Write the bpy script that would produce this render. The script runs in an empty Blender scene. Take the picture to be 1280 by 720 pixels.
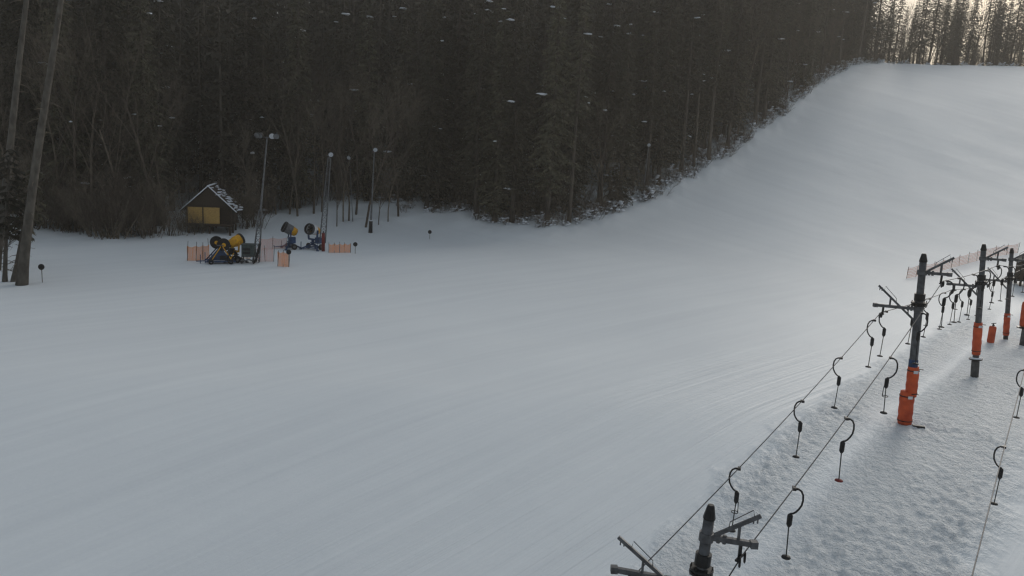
import bpy, math, random
import numpy as np
from mathutils import Vector, Matrix
random.seed(7)
R = math.radians
scene = bpy.context.scene
col = scene.collection
V = Vector

# ------------------------------------------------------------------ camera
H = 11.5; F_PX = 1005.0; PITCH = R(10.5); ROLL = R(3.0)
_R = V((1, 0, 0)); _F = V((0, math.cos(PITCH), -math.sin(PITCH))); _U = V((0, math.sin(PITCH), math.cos(PITCH)))
CR = _R*math.cos(ROLL) + _U*math.sin(ROLL); CU = _U*math.cos(ROLL) - _R*math.sin(ROLL); CF = _F
CAM = V((0, 0, H))
def ray(px, py): return CF + CR*((px-640)/F_PX) - CU*((py-360)/F_PX)
def at(px, py, Y):
    d = ray(px, py); return CAM + d*(Y/d.y)
def proj(p):
    q = V(p) - CAM; z = q.dot(CF)
    if z < .1: return (-9999, -9999)
    return (640 + F_PX*q.dot(CR)/z, 360 - F_PX*q.dot(CU)/z)

# ------------------------------------------------------------------ terrain
def _h(n):
    n = (n*374761393 + 668265263) & 0xffffffff
    n = ((n ^ (n >> 13))*1274126177) & 0xffffffff
    return ((n ^ (n >> 16)) & 0xffff)/65535.0
def vnoise(x, y):
    xi, yi = math.floor(x), math.floor(y); fx, fy = x-xi, y-yi
    fx = fx*fx*(3-2*fx); fy = fy*fy*(3-2*fy)
    g = lambda a, b: _h((a*7919 + b*104729) & 0xffffff)
    return (g(xi, yi)*(1-fx)+g(xi+1, yi)*fx)*(1-fy) + (g(xi, yi+1)*(1-fx)+g(xi+1, yi+1)*fx)*fy - .5
def sstep(a, b, t):
    t = max(0., min(1., (t-a)/(b-a))); return t*t*(3-2*t)
LIFT0 = V((4.4, 18.0, 0)); LDIR = V((0.62, 0.785, 0)).normalized(); LPERP = V((LDIR.y, -LDIR.x, 0))
def smooth_terrain(x, y):
    t = max(0., min(40., 36-y)); z = -0.2*t*t/(t+6)
    t = .5*((x-18)+math.sqrt((x-18)**2+36)); z += -1.8*(1-math.exp(-t*.05))*(1-sstep(70, 120, y))
    z += 34.6*sstep(85, 209, y)
    z += (.022*max(0., x-80) - 1.2*(1-sstep(60, 130, x)))*sstep(150, 210, y)
    return z
EDGE = [(-200, 60), (-60, 74), (-42, 79), (-34, 84), (-24, 100), (-10, 101), (-2, 97), (4, 96), (9, 101), (24, 119), (46, 148), (62, 172), (78, 194), (90, 207), (130, 214), (260, 216)]
def edge_y(x):
    for (a, b), (c, d) in zip(EDGE, EDGE[1:]):
        if a <= x <= c: return b + (d-b)*(x-a)/(c-a)
    return 60
def terrain(x, y):
    z = smooth_terrain(x, y)
    z += .5*vnoise(x*.045+3, y*.045) + .12*vnoise(x*.17, y*.17+9)
    q = V((x, y, 0)) - LIFT0; v = q.dot(LPERP); u = q.dot(LDIR)
    m = sstep(-3.9, -2.4, v)*(1-sstep(3.8, 5.8, v))*sstep(-20, -10, u)*(1-sstep(45, 70, u)); m = max(m, sstep(8.6, 9.6, v)*(1-sstep(14, 18, v))*sstep(-20, -10, u)*(1-sstep(30, 50, u))*.8)
    if m > 0:
        k = vnoise(x*.31+7, y*.31); c_ = (.55+.9*k*2)*(1-.75*math.exp(-((v+.8)/.8)**2)); z -= m*.14*math.exp(-((v+.7)/.7)**2); z += m*(.12 + .10*vnoise(x*.5, y*.5) + max(.15, c_)*(.04*vnoise(x*2.1+5, y*2.1) + .11*vnoise(x*4.3, y*4.3+3) + .17*max(0, vnoise(x*6.9+1, y*6.9+3))))
    if v > 4 and v < 10: z -= .20*math.exp(-((v-7.0)/1.3)**2)
    # rough snow bank at the foot of the forest
    e = y - edge_y(x)
    w = math.exp(-((e)/5.0)**2)
    if w > .01: z += w*(.45 + .5*vnoise(x*.3, y*.3) + .25*vnoise(x*1.1+4, y*1.1))
    if e > 0: z += min(e, 40)*.06*(1-sstep(40, 90, x)) + min(1, e/5)*(.5*vnoise(x*.3, y*.3))
    return z
def ground(px, py):
    d = ray(px, py); d = d/d.y
    y = 12.0
    while y < 400:
        p = CAM + d*y
        if p.z < terrain(p.x, p.y):
            lo, hi = y-.4, y
            for _ in range(14):
                m = (lo+hi)/2; p = CAM + d*m
                if p.z < terrain(p.x, p.y): hi = m
                else: lo = m
            p = CAM + d*hi
            return V((p.x, p.y, terrain(p.x, p.y)))
        y += .4
    return CAM + d*200
def on(x, y, dz=0): return V((x, y, terrain(x, y)+dz))

# ------------------------------------------------------------------ materials
def mat(name, c1, c2=None, scale=3, rough=.8, metal=0, bump=0, bscale=20, spec=.3, stretch=None, rnd=0):
    m = bpy.data.materials.new(name); m.use_nodes = True; nt = m.node_tree; N = nt.nodes; L = nt.links
    b = N['Principled BSDF']; b.inputs['Roughness'].default_value = rough; b.inputs['Metallic'].default_value = metal
    b.inputs['Specular IOR Level'].default_value = spec
    tc = N.new('ShaderNodeTexCoord'); src = tc.outputs['Object']
    if stretch:
        mp = N.new('ShaderNodeMapping'); mp.inputs['Scale'].default_value = stretch; L.new(src, mp.inputs[0]); src = mp.outputs[0]
    no = N.new('ShaderNodeTexNoise'); no.inputs['Scale'].default_value = scale; no.inputs['Detail'].default_value = 5; L.new(src, no.inputs['Vector'])
    r = N.new('ShaderNodeValToRGB'); r.color_ramp.elements[0].position = .35; r.color_ramp.elements[1].position = .68
    c2 = c2 or tuple(v*.7 for v in c1)
    r.color_ramp.elements[0].color = (*c2, 1); r.color_ramp.elements[1].color = (*c1, 1)
    L.new(no.outputs[0], r.inputs[0]); out = r.outputs[0]
    if rnd:
        oi = N.new('ShaderNodeObjectInfo'); hs = N.new('ShaderNodeHueSaturation')
        mr = N.new('ShaderNodeMapRange'); mr.inputs[3].default_value = 1-rnd; mr.inputs[4].default_value = 1+rnd
        L.new(oi.outputs['Random'], mr.inputs[0]); L.new(mr.outputs[0], hs.inputs['Value'])
        m2 = N.new('ShaderNodeMapRange'); m2.inputs[3].default_value = .49; m2.inputs[4].default_value = .51
        L.new(oi.outputs['Random'], m2.inputs[0]); L.new(m2.outputs[0], hs.inputs['Hue'])
        L.new(out, hs.inputs['Color']); out = hs.outputs[0]
    L.new(out, b.inputs['Base Color'])
    if bump:
        n2 = N.new('ShaderNodeTexNoise'); n2.inputs['Scale'].default_value = bscale; n2.inputs['Detail'].default_value = 6; L.new(src, n2.inputs['Vector'])
        bp = N.new('ShaderNodeBump'); bp.inputs['Strength'].default_value = bump; bp.inputs['Distance'].default_value = .05
        L.new(n2.outputs[0], bp.inputs['Height']); L.new(bp.outputs[0], b.inputs['Normal'])
    return m
M = {}
M['needle'] = mat('spruce_needles', (.088, .076, .047), (.036, .034, .022), 1.2, .7, rnd=.55)
M['needle_far'] = mat('far_spruce_needles', (.088, .074, .050), (.036, .032, .023), .15, .8)
M['bark'] = mat('conifer_bark', (.11, .09, .072), (.055, .045, .037), 3, .95, bump=.6, bscale=14, stretch=(1, 1, .25), rnd=.35)
M['bark_pale'] = mat('pale_bark', (.135, .12, .10), (.055, .048, .04), 2.5, .95, bump=.8, bscale=9, stretch=(1, 1, .5))
M['twig'] = mat('bare_twigs', (.155, .122, .092), (.08, .063, .048), 2, .95, rnd=.45)
M['snowclump'] = mat('clumped_snow', (.82, .84, .87), (.72, .75, .80), 4, .6)
M['steel'] = mat('weathered_steel', (.13, .132, .138), (.07, .07, .073), 5, .5, .5, bump=.2, bscale=30)
M['steel_lt'] = mat('galvanised_steel', (.17, .175, .18), (.10, .10, .105), 4, .5, .4)
M['darkmetal'] = mat('dark_greased_metal', (.022, .022, .024), (.012, .012, .012), 8, .45, .3)
M['cable'] = mat('steel_cable', (.06, .06, .062), (.035, .035, .036), 8, .5, .5)
M['orange'] = mat('orange_pad_cover', (.66, .105, .03), (.44, .055, .016), 2.2, .6, bump=1., bscale=3.5)
M['bluepaint'] = mat('blue_paint', (.02, .06, .16), (.012, .03, .07), 5, .5)
M['gunblue'] = mat('dark_blue_machine_paint', (.025, .07, .17), (.012, .03, .075), 5, .45)
M['yellow'] = mat('yellow_machine_paint', (.78, .40, .012), (.55, .26, .01), 5, .45)
M['black'] = mat('black_plastic', (.012, .012, .013), (.007, .007, .008), 6, .5)
M['white'] = mat('white_paint', (.72, .73, .74), (.55, .56, .57), 6, .4)
M['concrete'] = mat('concrete', (.11, .11, .108), (.06, .06, .06), 4, .9, bump=.4)
M['wood_y'] = mat('yellow_varnished_boards', (.58, .37, .12), (.38, .23, .07), 4, .7, stretch=(1, 1, 6))
M['wood_d'] = mat('dark_weathered_boards', (.075, .052, .035), (.035, .026, .02), 5, .9, stretch=(6, 6, 1))
M['greygreen'] = mat('grey_green_machine_paint', (.07, .09, .085), (.03, .04, .038), 5, .5)
M['red'] = mat('dark_red_pad', (.20, .018, .015), (.11, .012, .01), 4, .6)
M['glass'] = mat('lamp_glass', (.55, .57, .6), (.4, .42, .45), 6, .08, spec=.9)
M['bushsnow'] = M['snowclump']

def net_mat(name, c, a):
    m = bpy.data.materials.new(name); m.use_nodes = True; nt = m.node_tree; N = nt.nodes; L = nt.links
    b = N['Principled BSDF']; b.inputs['Base Color'].default_value = (*c, 1); b.inputs['Roughness'].default_value = .8
    tc = N.new('ShaderNodeTexCoord'); sp = N.new('ShaderNodeSeparateXYZ'); L.new(tc.outputs['UV'], sp.inputs[0])
    outs = []
    for k in (0, 1):
        f = N.new('ShaderNodeMath'); f.operation = 'FRACT'; L.new(sp.outputs[k], f.inputs[0])
        g = N.new('ShaderNodeMath'); g.operation = 'LESS_THAN'; g.inputs[1].default_value = a; L.new(f.outputs[0], g.inputs[0]); outs.append(g)
    mx = N.new('ShaderNodeMath'); mx.operation = 'MAXIMUM'; L.new(outs[0].outputs[0], mx.inputs[0]); L.new(outs[1].outputs[0], mx.inputs[1])
    L.new(mx.outputs[0], b.inputs['Alpha'])
    return m
M['net'] = net_mat('orange_mesh_net', (.88, .30, .08), .42)
M['net_pale'] = net_mat('faded_orange_mesh_net', (.75, .30, .20), .22)

def circ3(a, b, c):
    ax, ay, bx, by, cx, cy = a.x, a.y, b.x, b.y, c.x, c.y; d = 2*(ax*(by-cy)+bx*(cy-ay)+cx*(ay-by))
    ux = ((ax*ax+ay*ay)*(by-cy)+(bx*bx+by*by)*(cy-ay)+(cx*cx+cy*cy)*(ay-by))/d; uy = ((ax*ax+ay*ay)*(cx-bx)+(bx*bx+by*by)*(ax-cx)+(cx*cx+cy*cy)*(bx-ax))/d
    return ux, uy, math.hypot(ax-ux, ay-uy)
CIRC = circ3(ground(600, 715), ground(812, 588), ground(1010, 488))
def snow_material():
    m = bpy.data.materials.new('piste_snow'); m.use_nodes = True; nt = m.node_tree; N = nt.nodes; L = nt.links
    b = N['Principled BSDF']; b.inputs['Roughness'].default_value = .55; b.inputs['Specular IOR Level'].default_value = .25
    ge = N.new('ShaderNodeNewGeometry'); P = ge.outputs['Position']
    def math_(op, a, bb=None, c=None):
        n = N.new('ShaderNodeMath'); n.operation = op
        for i, v in enumerate((a, bb, c)):
            if v is None: continue
            if isinstance(v, (int, float)): n.inputs[i].default_value = v
            else: L.new(v, n.inputs[i])
        return n.outputs[0]
    def noise(vec, s, d=4, rough=.5):
        n = N.new('ShaderNodeTexNoise'); n.inputs['Scale'].default_value = s; n.inputs['Detail'].default_value = d; n.inputs['Roughness'].default_value = rough
        L.new(vec, n.inputs['Vector']); return n.outputs[0]
    def rng(v, a, bb, c=0., d=1.):
        n = N.new('ShaderNodeMapRange'); n.interpolation_type = 'SMOOTHSTEP'
        for i, q in enumerate((a, bb, c, d)): n.inputs[i+1].default_value = q
        L.new(v, n.inputs[0]); return n.outputs[0]
    sp = N.new('ShaderNodeSeparateXYZ'); L.new(P, sp.inputs[0]); X, Y = sp.outputs[0], sp.outputs[1]
    dx = math_('SUBTRACT', X, LIFT0.x); dy = math_('SUBTRACT', Y, LIFT0.y)
    v = math_('ADD', math_('MULTIPLY', dx, LPERP.x), math_('MULTIPLY', dy, LPERP.y))
    u = math_('ADD', math_('MULTIPLY', dx, LDIR.x), math_('MULTIPLY', dy, LDIR.y))
    wob = noise(P, .5, 3); vv = math_('ADD', v, math_('MULTIPLY', math_('SUBTRACT', wob, .5), 2.5))
    track = math_('ADD', math_('MULTIPLY', rng(vv, -4.1, -2.2), rng(vv, 3.6, 6.0, 1., 0.)), math_('MULTIPLY', math_('MULTIPLY', rng(vv, 8., 10.), rng(vv, 14, 18, 1., 0.)), .8))
    track = math_('MULTIPLY', track, rng(u, 50, 75, 1., 0.))
    tq = math_('DIVIDE', math_('ADD', v, .8), .8); track = math_('MULTIPLY', track, math_('SUBTRACT', 1., math_('MULTIPLY', .7, math_('EXPONENT', math_('MULTIPLY', math_('MULTIPLY', tq, tq), -1.)))))
    # curved piste-basher passes: rings about a far centre
    rx = math_('SUBTRACT', X, CIRC[0]); ry = math_('SUBTRACT', Y, CIRC[1])
    rad = math_('SQRT', math_('ADD', math_('MULTIPLY', rx, rx), math_('MULTIPLY', ry, ry)))
    rx2 = math_('SUBTRACT', X, -160.); ry2 = math_('SUBTRACT', Y, -100.)
    rad2 = math_('SQRT', math_('ADD', math_('MULTIPLY', rx2, rx2), math_('MULTIPLY', ry2, ry2)))
    def ringnoise(r_, s, k):
        c = N.new('ShaderNodeCombineXYZ'); L.new(math_('MULTIPLY', r_, s), c.inputs[0])
        L.new(math_('MULTIPLY', X, k), c.inputs[1]); L.new(math_('MULTIPLY', Y, k), c.inputs[2])
        return noise(c.outputs[0], 1., 4, .6)
    g1 = ringnoise(rad, .9, .03); g2 = ringnoise(rad, 8., .15)
    h1 = ringnoise(rad2, .5, .02); h2 = ringnoise(rad2, 5., .10)
    big = noise(P, .035, 3); mid = noise(P, .35, 4); fine = noise(P, 2.6, 6, .62); finer = noise(P, 9., 5, .6)
    uphill = rng(Y, 60, 110)
    gmix = N.new('ShaderNodeMix'); gmix.data_type = 'FLOAT'
    L.new(uphill, gmix.inputs[0]); L.new(math_('ADD', math_('MULTIPLY', g1, .9), math_('MULTIPLY', g2, .5)), gmix.inputs[2]); L.new(math_('ADD', math_('MULTIPLY', h1, .9), math_('MULTIPLY', h2, .5)), gmix.inputs[3])
    groom = gmix.outputs[0]
    band = math_('MULTIPLY', rng(rad, CIRC[2]-9, CIRC[2]-2), rng(rad, CIRC[2]+1, CIRC[2]+6, 1., 0.))
    band = math_('MULTIPLY', band, rng(Y, 40, 54, 1., 0.))
    tr_ = ringnoise(rad, 3.4, .02)
    h = math_('ADD', math_('MULTIPLY', groom, .018), math_('MULTIPLY', mid, .04))
    h = math_('ADD', h, math_('MULTIPLY', math_('MULTIPLY', tr_, band), .10))
    h = math_('ADD', h, math_('MULTIPLY', finer, .004))
    # stamped, lumpy snow in the lift track
    vo = N.new('ShaderNodeTexVoronoi'); vo.inputs['Scale'].default_value = 2.6; vo.feature = 'SMOOTH_F1'; L.new(P, vo.inputs['Vector'])
    lump = math_('ADD', math_('MULTIPLY', fine, .30), math_('MULTIPLY', vo.outputs[0], .05))
    lump = math_('ADD', lump, math_('MULTIPLY', finer, .12))
    h = math_('ADD', h, math_('MULTIPLY', lump, math_('MULTIPLY', track, 1.0)))
    bp = N.new('ShaderNodeBump'); bp.inputs['Strength'].default_value = 1.; bp.inputs['Distance'].default_value = 1.
    L.new(h, bp.inputs['Height']); L.new(bp.outputs[0], b.inputs['Normal'])
    # packed and loose snow differ a little in tone
    tone = math_('ADD', math_('MULTIPLY', groom, .55), math_('MULTIPLY', big, .55))
    r = N.new('ShaderNodeValToRGB'); r.color_ramp.elements[0].position = .45; r.color_ramp.elements[1].position = .85
    r.color_ramp.elements[0].color = (.69, .72, .74, 1); r.color_ramp.elements[1].color = (.80, .83, .84, 1)
    L.new(tone, r.inputs[0])
    # litter and grit in the track
    dirt = rng(noise(P, 3.3, 6, .7), .50, .66)
    mixn = N.new('ShaderNodeMix'); mixn.data_type = 'RGBA'; mixn.inputs[7].default_value = (.60, .605, .61, 1)
    L.new(math_('MULTIPLY', math_('MULTIPLY', dirt, track), .06), mixn.inputs[0]); L.new(r.outputs[0], mixn.inputs[6])
    L.new(mixn.outputs[2], b.inputs['Base Color'])
    return m
M['snow'] = snow_material()

# ------------------------------------------------------------------ mesh builder
class MB:
    def __init__(s): s.v = []; s.f = []; s.uv = None
    def add(s, vs, fs):
        o = len(s.v); s.v += [tuple(q) for q in vs]; s.f += [tuple(i+o for i in f) for f in fs]
    def box(s, c, size, ax=None, bev=0):
        c = V(c); hx, hy, hz = [q/2 for q in size]
        X, Y, Z = ax if ax else (V((1, 0, 0)), V((0, 1, 0)), V((0, 0, 1)))
        vs = [c + X*(a*hx) + Y*(b*hy) + Z*(d*hz) for a in (-1, 1) for b in (-1, 1) for d in (-1, 1)]
        s.add(vs, [(0, 1, 3, 2), (4, 6, 7, 5), (0, 4, 5, 1), (2, 3, 7, 6), (0, 2, 6, 4), (1, 5, 7, 3)])
    def bar(s, a, b, w, h=None, up=V((0, 0, 1))):
        a, b = V(a), V(b); d = b-a; L = d.length; d = d/L
        if abs(d.dot(up)) > .97: up = V((1, 0, 0))
        y = up.cross(d).normalized(); z = d.cross(y)
        s.box((a+b)/2, (L, w, h or w), (d, y, z))
    def tube(s, pts, rad, n=8, cap=True):
        pts = [V(p) for p in pts]
        if not isinstance(rad, (list, tuple)): rad = [rad]*len(pts)
        o = len(s.v); up = None
        for i, p in enumerate(pts):
            d = (pts[min(i+1, len(pts)-1)] - pts[max(i-1, 0)]).normalized()
            if up is None:
                up = V((0, 0, 1)) if abs(d.z) < .9 else V((1, 0, 0))
            x = up.cross(d); x = x.normalized() if x.length > 1e-5 else V((1, 0, 0)); y = d.cross(x); up = y
            for k in range(n):
                a = 2*math.pi*k/n; s.v.append(tuple(p + x*(rad[i]*math.cos(a)) + y*(rad[i]*math.sin(a))))
        for i in range(len(pts)-1):
            for k in range(n):
                k2 = (k+1) % n; s.f.append((o+i*n+k, o+i*n+k2, o+(i+1)*n+k2, o+(i+1)*n+k))
        if cap:
            s.f.append(tuple(o+k for k in reversed(range(n)))); s.f.append(tuple(o+(len(pts)-1)*n+k for k in range(n)))
    def ring(s, c, axis, r_out, r_in, w, n=20):
        axis = V(axis).normalized(); x = axis.orthogonal().normalized(); y = axis.cross(x); c = V(c); o = len(s.v)
        for k in range(n):
            a = 2*math.pi*k/n; d = x*math.cos(a) + y*math.sin(a)
            for r_, t in ((r_out, -w/2), (r_out, w/2), (r_in, w/2), (r_in, -w/2)): s.v.append(tuple(c + d*r_ + axis*t))
        for k in range(n):
            for j in range(4):
                s.f.append((o+k*4+j, o+((k+1) % n)*4+j, o+((k+1) % n)*4+(j+1) % 4, o+k*4+(j+1) % 4))
    def build(s, name, m, parent=None, smooth=False, world=True):
        me = bpy.data.meshes.new(name)
        off = V((0, 0, 0))
        if parent is not None and world:
            off = WL.get(parent.name, V((0, 0, 0)))
        me.from_pydata([(a-off.x, b-off.y, c-off.z) for a, b, c in s.v], [], s.f)
        me.materials.append(M[m] if isinstance(m, str) else m)
        if smooth: me.polygons.foreach_set('use_smooth', [True]*len(me.polygons))
        o = bpy.data.objects.new(name, me); col.objects.link(o)
        if parent is not None: o.parent = parent; WL[o.name] = off
        return o
WL = {}
def blob(mb, c, r, sq=(1, 1, 1), seed=0, nu=8, nv=6, jit=.25):
    rr = random.Random(seed); c = V(c); vs = []
    for j in range(1, nv):
        for i in range(nu):
            t = math.pi*j/nv; a = 2*math.pi*i/nu; k = r*(1+rr.uniform(-jit, jit))
            vs.append(c + V((math.sin(t)*math.cos(a)*k*sq[0], math.sin(t)*math.sin(a)*k*sq[1], math.cos(t)*k*sq[2])))
    vs.append(c+V((0, 0, r*sq[2]))); vs.append(c-V((0, 0, r*sq[2]))); T = len(vs)-2
    fs = []
    for j in range(nv-2):
        for i in range(nu): fs.append((j*nu+i, (j+1)*nu+i, (j+1)*nu+(i+1) % nu, j*nu+(i+1) % nu))
    for i in range(nu):
        fs.append((T, i, (i+1) % nu)); fs.append((T+1, (nv-2)*nu+(i+1) % nu, (nv-2)*nu+i))
    mb.add(vs, fs)
def tag(o, label=None, cat=None, group=None, kind=None):
    if label: o['label'] = label
    if cat: o['category'] = cat
    if group: o['group'] = group
    if kind: o['kind'] = kind
    return o
def thing(name, label, cat, loc=(0, 0, 0), group=None, rz=0):
    o = bpy.data.objects.new(name, None); o.empty_display_size = .3; col.objects.link(o)
    o.location = loc; o.rotation_euler.z = rz; WL[o.name] = V(loc)
    return tag(o, label, cat, group)
KIDS = {}
def copy_tree(o, parent=None):
    c = o.copy(); col.objects.link(c)
    if parent is not None: c.parent = parent
    for ch in KIDS.get(o.name, []): copy_tree(ch, c)
    return c

# ------------------------------------------------------------------ ground
def build_ground():
    angs = []
    a = -180.
    while a < 180:
        angs.append(a)
        b = abs(a)
        a += .14 if b < 38 else (1. if b < 60 else 5.)
    rs = []; r_ = 3.
    while r_ < 900:
        rs.append(r_); r_ *= ((1.0045 if r_ < 55 else 1.0085) if r_ < 240 else 1.05) if r_ > 16 else 1.04
    vs = [(0, 0, terrain(0, 0))]
    for r_ in rs:
        for a in angs:
            x = r_*math.sin(R(a)); y = r_*math.cos(R(a)); vs.append((x, y, terrain(x, y)))
    n = len(angs); fs = [(0, 1+(k+1) % n, 1+k) for k in range(n)]
    for i in range(len(rs)-1):
        for k in range(n):
            k2 = (k+1) % n; fs.append((1+i*n+k, 1+i*n+k2, 1+(i+1)*n+k2, 1+(i+1)*n+k))
    me = bpy.data.meshes.new('ground'); me.from_pydata(vs, [], fs); me.materials.append(M['snow'])
    me.polygons.foreach_set('use_smooth', [True]*len(me.polygons))
    o = bpy.data.objects.new('ground', me); col.objects.link(o); tag(o, kind='structure')
build_ground()

# ------------------------------------------------------------------ trees
def conifer_geo(seed, hgt, crown0, rad, dens=1., spray=.38, low=False, dead=True):
    """returns trunk MB, crown MB, snow MB (local, base at origin)"""
    rr = random.Random(seed)
    tr, cr, sn = MB(), MB(), MB()
    bend = rr.uniform(-.5, .5); bx = lambda z: V((bend*(z/hgt)**2, .3*bend*math.sin(z*.2), z))
    r0 = hgt*.0085+.04
    k = 5 if low else 9
    zs = [hgt*i/(5 if low else 12) for i in range((5 if low else 12)+1)]
    tr.tube([bx(z) for z in zs], [r0*(1-z/hgt)**.8*(1.25 if i == 0 else 1)+.015 for i, z in enumerate(zs)], k)
    if dead and not low:   # dead snags on the bare stem
        z = hgt*.08
        while z < crown0*hgt:
            a = rr.uniform(0, 6.28); L = rr.uniform(.4, 1.4); p = bx(z)
            tr.tube([p, p+V((math.cos(a)*L*.6, math.sin(a)*L*.6, -.05*L)), p+V((math.cos(a)*L, math.sin(a)*L, -.3*L))], [.025, .015, .006], 3, False)
            z += rr.uniform(.25, .7)
    z = crown0*hgt; step = (.9 if low else .46)/dens
    while z < hgt*.985:
        t = (z-crown0*hgt)/(hgt*(1-crown0))
        prof = (min(1., t*4+.45))*(1-t)**.75
        nb = rr.randint(4, 6) if low else rr.randint(5, 7)
        for b in range(nb):
            if rr.random() < .14: continue
            a = 6.283*(b+rr.uniform(-.4, .4))/nb + z*2.1
            L = rad*prof*rr.uniform(.55, 1.25)+.15
            dirv = V((math.cos(a), math.sin(a), 0)); side = V((-dirv.y, dirv.x, 0)); p0 = bx(z+rr.uniform(-.2, .2))
            lift = rr.uniform(-.05, .35) if t > .6 else rr.uniform(-.3, .1)
            P = lambda s: p0 + dirv*(L*s) + V((0, 0, L*(lift*s - .42*s*s + .12*s**3)))
            if not low: cr.tube([P(0), P(.5), P(1)], [.03, .018, .006], 3, False)
            ns = max(2, int(L/(.5 if low else .2)))
            for j in range(ns+1):
                s = (j+rr.random()*.8)/(ns+.8)
                if s < .12: continue
                q = P(s); w = spray*(1.15-.55*s)*(2. if low else 1)
                for sg in (-1, 1):
                    if rr.random() < .1: continue
                    ln = w*rr.uniform(.7, 1.6); e = q + side*(sg*ln*rr.uniform(.5, .9)) + dirv*(ln*rr.uniform(.2, .7)) + V((0, 0, -ln*rr.uniform(.1, .8)))
                    wd = ln*rr.uniform(.22, .42)
                    m_ = (q+e)*.5; o_ = dirv*wd*.6 + V((0, 0, rr.uniform(-wd, wd)*.8))
                    cr.add([q, m_+o_, e, m_-o_], [(0, 1, 2, 3)])
            if not low and rr.random() < .011:
                q = P(rr.uniform(.6, .95)); blob(sn, q+V((0, 0, .06)), rr.uniform(.10, .24), (1.9*abs(dirv.x)+.8, 1.9*abs(dirv.y)+.8, .5), rr.randint(0, 999), 6, 4, .5)
        z += step*rr.uniform(.75, 1.25)
    return tr, cr, sn
def conifer_proto(seed, name='spruce_tree', **kw):
    tr, cr, sn = conifer_geo(seed, **kw)
    root = thing(name, 'x', 'tree')
    a = tr.build('trunk', 'bark', root, True); b = cr.build('crown', 'needle', root)
    KIDS[root.name] = [a, b]
    return root, (sn.build('branch_snow', 'snowclump', root, True) if sn.f else None)
def bare_geo(seed, hgt, spread=.5, stems=1, lv=4, thin=1.):
    rr = random.Random(seed); tr, tw = MB(), MB()
    def grow(p, d, L, r_, k):
        pts = [p]; q = p; dd = d.copy(); n = 4 if k < 2 else 3
        for i in range(n):
            dd = (dd + V((rr.uniform(-1, 1), rr.uniform(-1, 1), rr.uniform(-.3, .7)))*.13).normalized(); q = q+dd*(L/n); pts.append(q)
        re = r_*.5
        (tr if k < 2 else tw).tube(pts, [r_+(re-r_)*i/n for i in range(n+1)], 6 if k == 0 else (4 if k == 1 else 3), k == 0)
        if k < lv:
            m = rr.randint(4, 6) if k > 0 else rr.randint(7, 10)
            for j in range(m):
                t = rr.uniform(.3 if k == 0 else .15, 1.); i = min(n-1, int(t*n)); b = pts[i].lerp(pts[i+1], t*n-i)
                a = rr.uniform(0, 6.28); sd = (V((math.cos(a), math.sin(a), rr.uniform(0, .5))))
                nd = (dd*(1-spread*.45) + sd*spread).normalized()
                grow(b, nd, L*rr.uniform(.38, .62), max(.007, re*rr.uniform(.45, .75)*(1.2-.4*t)), k+1)
    for s in range(stems):
        a = rr.uniform(0, 6.28); q = rr.uniform(0, .3 if stems > 1 else 0)*min(2, stems*.25)
        d = V((math.cos(a)*q, math.sin(a)*q, 1)).normalized()
        grow(V((math.cos(a)*q*1.2, math.sin(a)*q*1.2, -.1)), d, hgt*rr.uniform(.75, 1), hgt*.011*thin*(1 if stems == 1 else .8), 0 if stems < 6 else 1)
    return tr, tw
def bare_proto(seed, name, cat, **kw):
    tr, tw = bare_geo(seed, **kw); root = thing(name, 'x', cat)
    a = tr.build('trunk' if name == 'bare_tree' else 'stem', 'twig', root); b = tw.build('twigs', 'twig', root)
    KIDS[root.name] = [a, b]
    return root
USED = set()
def place(proto, snow, loc, rz, sc, label, group, cat=None):
    if proto.name not in USED: c = proto; USED.add(proto.name)
    else:
        c = proto.copy(); col.objects.link(c)
        for ch in KIDS[proto.name]:
            d = ch.copy(); col.objects.link(d); d.parent = c
        if snow is not None:
            d = snow.copy(); col.objects.link(d); d.parent = c
    c.location = loc; c.rotation_euler = (random.uniform(-.02, .02), random.uniform(-.02, .02), rz); c.scale = (sc*random.uniform(.9, 1.1),)*2 + (sc,)
    c['label'] = label; c['group'] = group
    return c

P_dense = [conifer_proto(100+i, hgt=h_, crown0=c_, rad=r_, dens=1.1, spray=.46) for i, (h_, c_, r_) in enumerate([(25, .06, 3.1), (28, .1, 3.4), (22, .03, 2.9), (26, .16, 3.1)])]
P_open = [conifer_proto(200+i, name='pine_tree', hgt=h_, crown0=c_, rad=r_, dens=.9, spray=.42) for i, (h_, c_, r_) in enumerate([(25, .42, 2.7), (27, .36, 2.4), (23, .5, 2.6), (29, .45, 2.9)])]
P_sky = [conifer_proto(300+i, name='spruce_tree', hgt=h_, crown0=c_, rad=r_*.92, dens=.95, spray=.38) for i, (h_, c_, r_) in enumerate([(22, .12, 3.1), (25, .22, 3.3), (20, .1, 2.8), (24, .34, 3.0)])]
P_bare = [bare_proto(400+i, 'bare_tree', 'tree', hgt=h_, spread=.42, lv=4) for i, h_ in enumerate([12, 14, 10, 16])]
P_bush = [bare_proto(500+i, 'bare_bush', 'bush', hgt=h_, spread=.5, stems=9, lv=4, thin=1.1) for i, h_ in enumerate([3.6, 4.6, 2.8, 4.0])]

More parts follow.
